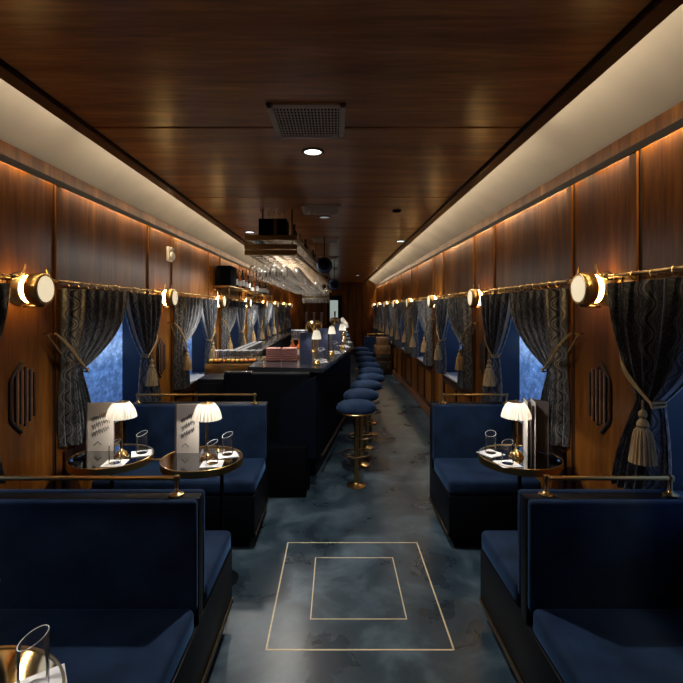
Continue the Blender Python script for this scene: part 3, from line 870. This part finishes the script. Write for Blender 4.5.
def menu(x, y, z, rz, label, cover='cover', panels=None, script=True, group='menus standing on the booth tables', h=0.285, w_=0.15):
    """standing menu: leaves fanned out from the spine"""
    r = empty('menu', (x, y, z), label, 'menu', group, rz)
    panels = panels or ((0.0, 'page'), (math.radians(38), cover))
    for ang, mm in panels:
        m = MB(); m.box(0.002, w_, -0.0015, 0.0015, 0.0005, h, 0.0006, 1)
        o = m.build('leaf' if mm == 'page' else 'cover', M[mm], r); o.rotation_euler[2] = ang
        if mm == 'page' and script:
            rnd = random.Random(3)
            k = MB()
            for row in range(3):
                pts = []
                zz = h * (0.72 - 0.15 * row)
                for i in range(26):
                    t = i / 25
                    pts.append((0.03 + (w_ - 0.055) * t, -0.0021, zz + 0.05 * (t - 0.5) + 0.022 * math.sin(i * 1.9 + row) * (0.6 + 0.4 * rnd.random())))
                k.tube(pts, 0.0017, 4)
            k.build('script', M['ink'], o)
            k = MB(); k.tube([(w_ * 0.25, -0.0021, h * 0.12), (w_ * 0.4, -0.0021, h * 0.2), (w_ * 0.55, -0.0021, h * 0.13)], 0.0022, 4); k.build('ornament', M['ink'], o)
    m = MB(); m.tube([(-0.003, 0, 0.0005), (-0.003, 0, h)], 0.007, 8); m.build('spine', M['cover'], r)
    return r
menu(-1.588, 2.905, TZ, math.radians(2), 'open menu with cursive script on the left window side table', panels=((0, 'page'), (math.radians(9), 'cover')), w_=0.165, h=0.31)
menu(-1.005, 2.865, TZ, math.radians(2), 'open menu with cursive script on the left aisle side table', panels=((0, 'page'), (math.radians(9), 'cover')), w_=0.14, h=0.31)
menu(1.262, 2.955, TZ, math.radians(-101), 'open menu with brown cover leaf on the right booth table', panels=((0, 'page'), (math.radians(38), 'cover')), script=False, w_=0.14, h=0.33)
menu(1.218, 2.955, TZ, math.radians(-102), 'slim pale folded card standing left of the brown menu on the right table', panels=((0, 'page'), (math.radians(9), 'cover')), script=False, w_=0.13, h=0.33)

# ------------------------------------------------------------------ bar
BT = 1.07
bar = empty('bar_counter', (-0.1, 4.6, 0), 'long dark fluted bar counter with angled near corner', 'bar')
bx_, by_ = 0.1, -4.6
top_poly = [(-0.88, 4.52), (-0.13, 4.40), (0.28, 7.1), (0.28, 13.6), (-0.42, 13.6), (-0.42, 7.3), (-0.62, 5.6), (-0.88, 5.03)]
def shift(pl, dx=bx_, dy=by_): return [(x + dx, y + dy) for x, y in pl]
body_poly = [(-0.84, 4.60), (-0.20, 4.50), (0.20, 7.12), (0.20, 13.5), (-0.38, 13.5), (-0.38, 7.35), (-0.58, 5.65), (-0.84, 5.0)]
MB().prism(shift(body_poly), 0.0, BT - 0.0455).build('body', M['navy_panel'], bar, smooth=False)
m = MB().prism(shift(top_poly), BT - 0.045, BT); bmesh.ops.bevel(m.b, geom=list(m.b.edges), offset=0.005, segments=2, affect='EDGES')
m.build('countertop', M['stone'], bar)
m = MB()   # battens on aisle side
def battens(p, q, step, m):
    p, q = Vector(p), Vector(q); d = q - p; n = int(d.length / step); d.normalize(); nrm = Vector((d.y, -d.x))
    for i in range(n):
        c = p + d * (i + 0.5) * step + nrm * 0.008
        m.lathe([(0.016, 0.1), (0.016, BT - 0.06)], (c.x + bx_, c.y + by_, 0), 8)
battens((-0.20, 4.50), (0.20, 7.12), 0.05, m); battens((0.20, 7.12), (0.20, 13.5), 0.08, m); battens((-0.84, 4.60), (-0.20, 4.50), 0.05, m)
m.build('fluting', M['navy_panel'], bar)
m = MB(); m.tube([(-0.14 + bx_, 4.46 + by_, 0.2), (0.27 + bx_, 7.1 + by_, 0.2), (0.27 + bx_, 13.3 + by_, 0.2)], 0.014, 10); m.build('foot_rail', M['brass_dark'], bar)
# dark padded screen at the bar's near end
s_ = empty('high_back_settle', (-0.6, 4.16, 0), 'black high backed seat against the near end of the bar', 'settle')
MB().box(-0.42, 0.36, -0.05, 0.10, 0.0, 1.06, 0.02, 4).build('back', M['black_matt'], s_)
MB().box(-0.42, -0.16, -0.055, 0.02, 1.0605, 1.08, 0.004).build('top_ledge', M['stone'], s_)
MB().box(-0.40, 0.34, -0.20, -0.051, 0.0, 0.44, 0.01).build('seat', M['black_matt'], s_)
m = MB(); m.ring_loops([[(x, y, z) for x, z in ((0.06, 0.30), (0.42, 0.30), (0.42, 1.035), (0.33, 1.00), (0.10, 0.86))] for y in (-0.075, -0.0505)]); m.build('side_cushion', M['navy_panel'], s_, smooth=False)

# brass service station with garnish and glasses, black low cabinet
st = empty('service_station', (-1.18, 5.5, 0), 'brass fronted service station behind the near end of the bar', 'bar station')
MB().box(-0.28, 0.28, -0.40, 0.40, 0.0, 0.80, 0.004).build('cabinet', M['black'], st)
MB().box(-0.29, 0.29, -0.41, 0.41, 0.8005, 1.03, 0.006).build('brass_basin', M['brass'], st)
m = MB().box(-0.27, 0.27, -0.39, -0.12, 1.0302, 1.036); m.build('tray_lining', M['black_matt'], st)
i_ = 0
for row in range(2):
    for j in range(11):
        x = -1.18 - 0.245 + j * 0.049; y = 5.16 + row * 0.06 + random.uniform(-0.008, 0.008)
        mt, nm = random.choice((('orange', 'orange'), ('lemon', 'lemon'), ('cherry', 'cherry'), ('orange', 'orange')))
        rr = 0.019 if nm != 'cherry' else 0.013
        o = MB().lathe([(rr * math.sin(PI * t / 8) + 0.0008, rr - rr * math.cos(PI * t / 8)) for t in range(9)], n=12).build(nm + '_garnish', M[mt], loc=(x, y, 1.037))
        tag(o, 'small %s garnish, %s from the left in the %s row on the brass station' % (nm, ORD[j] if j else 'first', ('front', 'back')[row]), 'garnish', 'garnishes on the brass station')
cab = empty('low_cabinet', (-1.18, 4.5, 0), 'black glossy cabinet beyond the left booth beside the settle', 'cabinet')
MB().box(-0.135, 0.14, -0.18, 0.2, 0, 0.98, 0.006).build('body', M['black'], cab)
m = MB().box(-0.12, 0.125, -0.186, -0.1805, 0.08, 0.94, 0.002); m.build('door', M['black'], cab)
# back counter
bc = empty('back_counter', (-1.44, 9.0, 0), 'dark back counter running along the left wall behind the bar', 'counter')
MB().box(-0.04, 0.2, -3.0, 4.0, 0, 0.935, 0.004).build('body', M['black'], bc)
MB().box(-0.05, 0.24, -3.04, 4.0, 0.9355, 0.975, 0.004).build('worktop', M['stone'], bc)

# upright stem glass / tumbler for counters and rack
def wine_mesh(n=14):
    return MB().lathe([(0.032, 0), (0.031, 0.003), (0.006, 0.008), (0.0035, 0.02), (0.0035, 0.080), (0.010, 0.092), (0.030, 0.112), (0.038, 0.140), (0.036, 0.175), (0.031, 0.198), (0.0295, 0.198), (0.034, 0.175), (0.0355, 0.14), (0.028, 0.115), (0.006, 0.098)], n=n)
def small_tumbler(n=14):
    return MB().lathe([(0.028, 0.0005), (0.030, 0.004), (0.034, 0.11), (0.0325, 0.11), (0.028, 0.014), (0.004, 0.012)], n=n)
M['glass_bar'] = thinglass('bar_glassware', 0.16, wc=(0.92, 0.84, 0.72), f0=0.55)  # beige share paints a warm sparkle into the glassware
st_g = small_tumbler().build('tumbler', M['glass_bar'], loc=(-1.43, 5.50, 1.0305))
m = MB(); m.tube([(0.0332 * math.cos(a), 0.0332 * math.sin(a), 0.11) for a in [2 * PI * i / 16 for i in range(16)]], 0.0016, 4, closed=True); m.build('rim', M['rim_glint'], st_g)  # pale ring paints the glint of the rim
tag(st_g, 'clear tumbler in the ranks on the brass service station', 'glass', 'tumblers on the service station')
for row in range(2):
    for j in range(7):
        if row == 0 and j == 0: continue
        o = copy_tree(st_g); o.location = (-1.43 + j * 0.082, 5.50 + row * 0.095, 1.0305)
# tumblers along back counter
for j in range(16):
    for row in range(2):
        o = copy_tree(st_g); o.location = (-1.38 + row * 0.09, 6.1 + j * 0.11, 0.9755)
        o['label'] = 'clear tumbler in the double row on the left wall counter'; o['group'] = 'tumblers on the back counter'

# bar top dressing
def bottle(kind, x, y, z, h, label, group):
    R = 0.036
    r = empty('bottle', (x, y, z), label, 'bottle', group)
    mm = {'clear': 'bottle_clear', 'amber': 'amber', 'dark': 'bottle_dark'}[kind]
    MB().lathe([(R * 0.9, 0.0005), (R, 0.006), (R, h * 0.58), (R * 0.8, h * 0.66), (R * 0.38, h * 0.76), (R * 0.34, h * 0.93)], n=16).build('glass_body', M[mm], r)
    MB().lathe([(R * 0.4, h * 0.93), (R * 0.4, h)], n=12).build('cap', M['brass' if kind != 'dark' else 'black'], r)
    MB().lathe([(R + 0.0006, h * 0.16), (R + 0.0006, h * 0.46)], n=16, cap=False).build('label', M['label'], r)
    return r
for i, x in enumerate((-0.690, -0.515)):
    r = empty('napkin_stack', (x, 5.06, BT), '%s of the two dusty pink napkin stacks on the bar corner' % ('left', 'right')[i], 'napkins', 'pink napkin stacks on the bar')
    for j in range(6):
        MB().box(-0.08, 0.08, -0.07, 0.07, 0.0005 + j * 0.024, 0.0235 + j * 0.024, 0.008, 3).build('napkin_fold', M['pink'], r)
for i in range(6):
    x = -0.60 + i * 0.042 * 1.9; y = 5.95 + 0.05 * (i % 2)
for i in range(5):
    bottle('amber', -0.52 + 0.085 * (i % 3), 5.36 + 0.12 * (i // 3) + 0.02 * (i % 3), BT, 0.20 + 0.015 * (i % 2), '%s short amber bottle counted from the left behind the pink napkins' % (ORD[i] if i else 'first'), 'short amber bottles on the bar')
r = empty('glass_tray', (-0.47, 5.87, BT), 'round brass tray of glasses on the bar behind the amber bottles', 'tray')
MB().lathe([(0.12, 0.0005), (0.13, 0.012), (0.135, 0.03), (0.128, 0.012), (0.1, 0.006)], n=28).build('tray', M['brass_bright'], r)
MB().lathe([(0.05, 0.006), (0.012, 0.02), (0.012, 0.17), (0.09, 0.185), (0.11, 0.19)], n=24).build('upper_stand', M['brass_bright'], r)
for i in range(6):
    a = i * PI / 3
    o = copy_tree(st_g); o.location = (-0.47 + 0.072 * math.cos(a), 5.87 + 0.072 * math.sin(a), BT + 0.1905)
    o['label'] = 'clear tumbler in the circle on top of the brass tray stand'; o['group'] = 'tumblers on the brass stand'
def edge_x(y): return -0.13 + (0.41) * (y - 4.4) / 2.7 if y < 7.1 else 0.28
names = ['nearest', 'second', 'third', 'fourth', 'fifth', 'sixth', 'seventh']
for i, y in enumerate((4.72, 5.70, 6.65, 7.6, 8.7, 9.9, 11.2)):
    xe = edge_x(y)
    place_lamp(xe - 0.12, y, BT, '%s small pleated lamp from the camera on the bar top' % names[i], 'pleated lamps along the bar', 2.5)
    menu(xe - 0.29, y + 0.02, BT, math.radians(5), '%s slate blue menu from the camera standing on the bar' % names[i], cover='cover_navy',
         panels=((0, 'cover_navy'), (math.radians(55), 'cover_navy')), script=False, group='slate blue menus along the bar', w_=0.12, h=0.33)
    for j, (dx, dy) in enumerate(((-0.07, 0.22), (-0.09, 0.42))):
        napkin(xe + dx, y + dy, BT, 0.3, 'white napkin %s beyond the %s bar lamp' % (('first', 'second')[j], names[i]), 0.06)
        place_tumbler(xe + dx, y + dy, BT + 0.0038, 0.3 + j, '%s slant cut tumbler beyond the %s bar lamp' % (('first', 'second')[j], names[i]), 'slant cut tumblers along the bar')
def tap(x, y, label, n=3):
    r = empty('beer_tap', (x, y, BT), label, 'beer tap')
    MB().lathe([(0.07, 0.0005), (0.07, 0.012), (0.03, 0.03), (0.025, 0.22), (0.06, 0.28), (0.10, 0.36), (0.10, 0.39), (0.05, 0.42)], n=24).build('tower', M['brass_bright'], r)
    for i in range(n):
        xx = (i - (n - 1) / 2) * 0.10
        m = MB(); m.tube([(xx, -0.06, 0.37), (xx, -0.16, 0.37), (xx, -0.17, 0.30)], 0.010, 8); m.build('spout', M['brass_bright'], r)
        m = MB(); m.tube([(xx, -0.11, 0.37), (xx, -0.115, 0.44), (xx, -0.12, 0.53)], [0.008, 0.013, 0.017], 8); m.build('handle', M['brass_dark'], r)
tap(-0.29, 6.15, 'brass beer tap tower with three handles on the bar')
tap(-0.02, 8.1, 'far brass beer tap with one tall handle on the bar', 1)

# ------------------------------------------------------------------ bar stools
def make_stool():
    r = empty('bar_stool', (0, 0, 0), cat='stool', group='blue velvet bar stools')
    MB().lathe([(0.175, 0.700), (0.186, 0.712), (0.188, 0.730), (0.178, 0.755), (0.145, 0.778), (0.09, 0.792), (0.03, 0.797), (0.004, 0.798)], n=36).build('seat', M['velvet'], r)
    MB().lathe([(0.10, 0.680), (0.176, 0.684), (0.181, 0.692), (0.176, 0.6995), (0.1, 0.6995)], n=36).build('seat_ring', M['brass'], r)
    MB().lathe([(0.09, 0.0005), (0.092, 0.008), (0.080, 0.014), (0.035, 0.020), (0.022, 0.032), (0.022, 0.680)], n=24).build('pedestal', M['brass'], r)
    pts = [(0.13 * math.cos(a), 0.13 * math.sin(a), 0.30) for a in [2 * PI * k / 28 for k in range(28)]]
    m = MB(); m.tube(pts, 0.009, 8, closed=True)
    for a in (0.5, 0.5 + PI): m.tube([(0.02 * math.cos(a), 0.02 * math.sin(a), 0.30), (0.125 * math.cos(a), 0.125 * math.sin(a), 0.30)], 0.007, 8)
    m.build('footrest', M['brass_dark'], r)
    return r
stool = make_stool()
SP = [(0.19, 4.24), (0.265, 4.82), (0.36, 5.40), (0.455, 5.98), (0.50, 6.58), (0.525, 7.25), (0.54, 8.15), (0.545, 9.1), (0.55, 10.1)]
for i, (x, y) in enumerate(SP):
    lab = 'round blue velvet bar stool with brass pedestal nearest the camera' if i == 0 else '%s round blue velvet bar stool along the bar from the camera' % ORD[i]
    if i == 0: stool.location = (x, y, 0); stool['label'] = lab
    else: copy_tree(stool, loc=(x, y, 0), label=lab)

# ------------------------------------------------------------------ hanging glass rack over the bar
rk = empty('glass_rack', (-0.55, 6.6, 2.12), 'brass ceiling rack of hanging glasses over the bar', 'rack')
def rxr(y): return -0.36 + (0.24) * (y - 4.0) / 5.3
RY0, RY1 = 4.0, 9.3
ox, oy, oz = 0.55, -6.6, -2.12
def P(x, y, z): return (x + ox, y + oy, z + oz)
m = MB()
for z in (2.27, 2.14):
    loop = [(-0.78, RY0), (rxr(RY0), RY0), (rxr(RY1), RY1), (-0.78, RY1)]
    for a, b_ in zip(loop, loop[1:] + loop[:1]):
        m.tube([P(a[0], a[1], z), P(b_[0], b_[1], z)], 0.0155, 8)
m.build('frame', M['brass_dark'], rk)
m = MB()
for z in (2.27, 2.19, 2.14):   # front fascia bars
    m.box(-0.80 + ox, rxr(RY0) + 0.02 + ox, RY0 - 0.03 + oy, RY0 + 0.02 + oy, z - 0.022 + oz, z + 0.022 + oz, 0.004)
m.build('front_bars', M['brass_old'], rk)
m = MB()
y = RY0 + 0.1
while y < RY1:
    m.box(-0.78 + ox, rxr(y) + ox, y - 0.006 + oy, y + 0.006 + oy, 2.135 + oz, 2.145 + oz); y += 0.17
m.build('hanger_bars', M['brass_dark'], rk)
m = MB(); m.prism([(x + ox, y_ + oy) for x, y_ in ((-0.76, RY0 + 0.02), (rxr(RY0) - 0.02, RY0 + 0.02), (rxr(RY1) - 0.02, RY1), (-0.76, RY1))], 2.262 + oz, 2.268 + oz); m.build('shelf', M['glass_shelf'], rk, smooth=False)
for (x, y_) in ((-0.70, 4.35), (-0.42, 4.35), (-0.70, 6.6), (-0.30, 6.6), (-0.70, 9.1), (-0.2, 9.1)):
    MB().tube([P(x, y_, 2.14), P(x, y_, HC - 0.001)], 0.009, 8).build('hanger_rod', M['brass_dark'], rk)
b = empty('speaker_box', (-0.565, 4.14, 2.287), 'black box standing at the near end of the glass rack', 'speaker')
MB().box(-0.125, 0.125, -0.09, 0.12, 0.001, 0.165, 0.006).build('case', M['black_matt'], b)
MB().box(0.01, 0.04, -0.094, -0.0905, 0.004, 0.162, 0.001).build('brass_strip', M['brass_dark'], b)
for i in range(5):
    x = -0.665 + i * 0.05
    o = MB().lathe([(0.014, 0.0005), (0.012, 0.004), (0.003, 0.012), (0.003, 0.05), (0.014, 0.062), (0.018, 0.085), (0.015, 0.105), (0.0145, 0.105), (0.016, 0.085), (0.004, 0.062)], n=12).build('cordial_glass', M['glass_bar'], loc=(x, 4.10 + 0.05 * (i % 2), 2.4525))
    tag(o, '%s small stem glass from the left on top of the black box' % (ORD[i] if i else 'first'), 'glass', 'small glasses on the black box')
wg = wine_mesh().build('wine_glass', M['glass_bar'])
wg.rotation_euler[0] = PI; first = True
cnt = 0
yy = RY0 + 0.1
RG = []
while yy < RY1 - 0.05:
    x = -0.745
    while x < rxr(yy) - 0.02:
        RG.append((x, yy)); x += 0.094
    yy += 0.17
random.Random(1).shuffle(RG) if False else None
for (x, y_) in RG:
    if first: o = wg; first = False
    else: o = wg.copy(); COL.objects.link(o)
    o.location = (x + random.uniform(-0.004, 0.004), y_ + random.uniform(-0.02, 0.02), 2.1345)
    tag(o, 'clear stem glass hanging upside down in the long rack over the bar', 'glass', 'stem glasses hanging in the long rack')
print('rack glasses', len(RG))
for i in range(9):
    y_ = 4.6 + i * 0.5
    bottle('clear' if i % 2 else 'dark', rxr(y_) - 0.09, y_, 2.269, 0.23, '%s bottle from the camera standing on the rack over the bar' % (ORD[i] if i else 'first'), 'bottles on top of the glass rack')
# second rack
rk2 = empty('far_glass_rack', (-0.47, 10.9, 2.06), 'second smaller rack of hanging glasses farther down the bar', 'rack')
m = MB()
for z in (0.0, -0.15):
    for a, b_ in (((-0.35, -0.4), (0.35, -0.4)), ((0.35, -0.4), (0.35, 0.4)), ((0.35, 0.4), (-0.35, 0.4)), ((-0.35, 0.4), (-0.35, -0.4))):
        m.tube([(a[0] * (1 + z), a[1], z), (b_[0] * (1 + z), b_[1], z)], 0.012, 8)
m.build('frame', M['brass'], rk2)
for sx in (-0.3, 0.3):
    for sy in (-0.35, 0.35): MB().tube([(sx, sy, -0.15), (sx, sy, HC - 2.06 - 0.001)], 0.008, 8).build('hanger_rod', M['brass_dark'], rk2)
tier = small_tumbler(12)
tg = tier.build('hanging_tumbler', M['glass_bar']); tg.rotation_euler[0] = PI; f2 = True
for z in (2.045, 1.895):
    for i in range(8):
        for j in range(3):
            if f2: o = tg; f2 = False
            else: o = tg.copy(); COL.objects.link(o)
            o.location = (-0.47 + (i - 3.5) * 0.08, 10.55 + j * 0.3, z)
            tag(o, 'clear tumbler hanging in the far smaller rack over the bar', 'glass', 'tumblers hanging in the far rack')
for i, (x, y_, z) in enumerate(((-0.155, 6.0, 2.22), (-0.03, 8.6, 2.10))):
    r = empty('pod_speaker', (x, y_, z), '%s dark blue round pod at the right side of the glass rack' % ('nearer', 'farther')[i], 'speaker', 'dark blue pods beside the rack')
    MB().lathe([(0.03, -0.10), (0.085, -0.08), (0.108, -0.02), (0.108, 0.05), (0.09, 0.09), (0.03, 0.105)], n=24, axis='y').build('shell', M['pod'], r)
    MB().lathe([(0.080, -0.0815), (0.03, -0.1015)], n=24, axis='y').build('grille', M['black_matt'], r)
    MB().tube([(0, 0.03, 0.106), (0, 0.03, HC - z - 0.001)], 0.006, 8).build('stem', M['black_matt'], r)

# lights built into the rack underside (white strips)
for i in range(3):
    yc = 4.9 + i * 1.75
    area_light('rack_strip_light', (-0.55, yc, 2.25), (0, 0, 0), 0.025, 1.5, 24, (1.0, 0.92, 0.82))

# ------------------------------------------------------------------ back bar shelves on left wall
def shelf(y0, y1, z, lab, boxed):
    r = empty('wall_shelf', (XL, (y0 + y1) / 2, z), lab, 'shelf', 'brass bottle shelves on the left wall')
    hy = (y1 - y0) / 2
    MB().box(0.001, 0.24, -hy, hy, -0.02, 0, 0.002).build('shelf_board', M['brass'], r)
    for yy in (-hy + 0.08, hy - 0.08):
        m = MB(); m.tube([(0.01, yy, -0.021), (0.01, yy, -0.17), (0.14, yy, -0.17), (0.21, yy, -0.13), (0.21, yy, -0.021)], 0.009, 8); m.build('bracket', M['brass'], r)
    MB().tube([(0.21, -hy + 0.08, -0.13), (0.21, hy - 0.08, -0.13)], 0.007, 8).build('lower_rail', M['brass'], r)
    return r
shelf(6.35, 8.35, 1.97, 'nearer brass shelf of bottles high on the left wall', True)
shelf(8.6, 10.7, 1.95, 'farther brass shelf of bottles high on the left wall', False)
b = empty('black_cabinet_speaker', (XL + 0.12, 6.62, 1.97), 'black upright box at the near end of the bottle shelf', 'speaker')
MB().box(-0.10, 0.11, -0.18, 0.18, 0.001, 0.29, 0.006).build('case', M['black_matt'], b)
for i in range(11):
    bottle(('clear', 'dark', 'clear', 'amber')[i % 4], XL + 0.10 + 0.07 * (i % 2), 6.92 + i * 0.125, 1.97, 0.26 + 0.03 * ((i * 7) % 3), '%s bottle from the camera on the nearer brass wall shelf' % (ORD[i] if i else 'first'), 'bottles on the nearer wall shelf')
for i in range(11):
    bottle(('clear', 'clear', 'amber', 'dark')[i % 4], XL + 0.10 + 0.07 * (i % 2), 8.75 + i * 0.165, 1.95, 0.24 + 0.03 * ((i * 5) % 3), '%s bottle from the camera on the farther brass wall shelf' % (ORD[i] if i else 'first'), 'bottles on the farther wall shelf')

# ------------------------------------------------------------------ alarm
r = empty('fire_alarm', (XL, 4.66, 2.205), 'white fire alarm horn strobe high on the left wall', 'alarm')
MB().box(0.001, 0.03, -0.055, 0.055, -0.075, 0.075, 0.008, 3).build('back_plate', M['white'], r)
MB().lathe([(0.045, 0.0305), (0.045, 0.05), (0.035, 0.062), (0.01, 0.066)], (0, 0, -0.02), 20, 'x').build('horn', M['white'], r)
MB().box(0.0305, 0.055, -0.03, 0.03, 0.035, 0.065, 0.006).build('strobe_lens', M['sill'], r)

# ------------------------------------------------------------------ luggage stack at the far right
def case(x, y, z, wx, ly, h, m_, lab):
    r = empty('suitcase', (x, y, z), lab, 'suitcase', 'stacked cases at the far right')
    MB().box(-wx / 2, wx / 2, -ly / 2, ly / 2, 0.001, h, 0.012, 3).build('shell', M[m_], r)
    m = MB(); m.box(-wx / 2 - 0.002, wx / 2 + 0.002, -ly / 2 - 0.002, ly / 2 + 0.002, h * 0.60, h * 0.60 + 0.012); m.build('seam_band', M['leather_dark'], r)
    for sx in (-0.3, 0.3): MB().box(sx * wx - 0.015, sx * wx + 0.015, -ly / 2 - 0.008, -ly / 2 - 0.0025, h * 0.45, h * 0.72, 0.002).build('latch', M['brass'], r)
    m = MB(); m.tube([(-0.05, -ly / 2 - 0.004, h * 0.5), (-0.045, -ly / 2 - 0.02, h * 0.42), (0.045, -ly / 2 - 0.02, h * 0.42), (0.05, -ly / 2 - 0.004, h * 0.5)], 0.006, 6); m.build('handle', M['leather_dark'], r)
case(1.185, 11.55, 0.0, 0.40, 0.45, 0.34, 'leather_dark', 'brown trunk on the floor at the bottom of the far right stack')
case(1.18, 11.55, 0.341, 0.38, 0.42, 0.16, 'leather_dark', 'dark case second from the bottom of the far right stack')
case(1.17, 11.55, 0.502, 0.39, 0.42, 0.22, 'leather_tan', 'wide tan suitcase near the top of the far right stack')
case(1.17, 11.55, 0.723, 0.30, 0.34, 0.20, 'leather_tan', 'small tan suitcase on top of the far right stack')
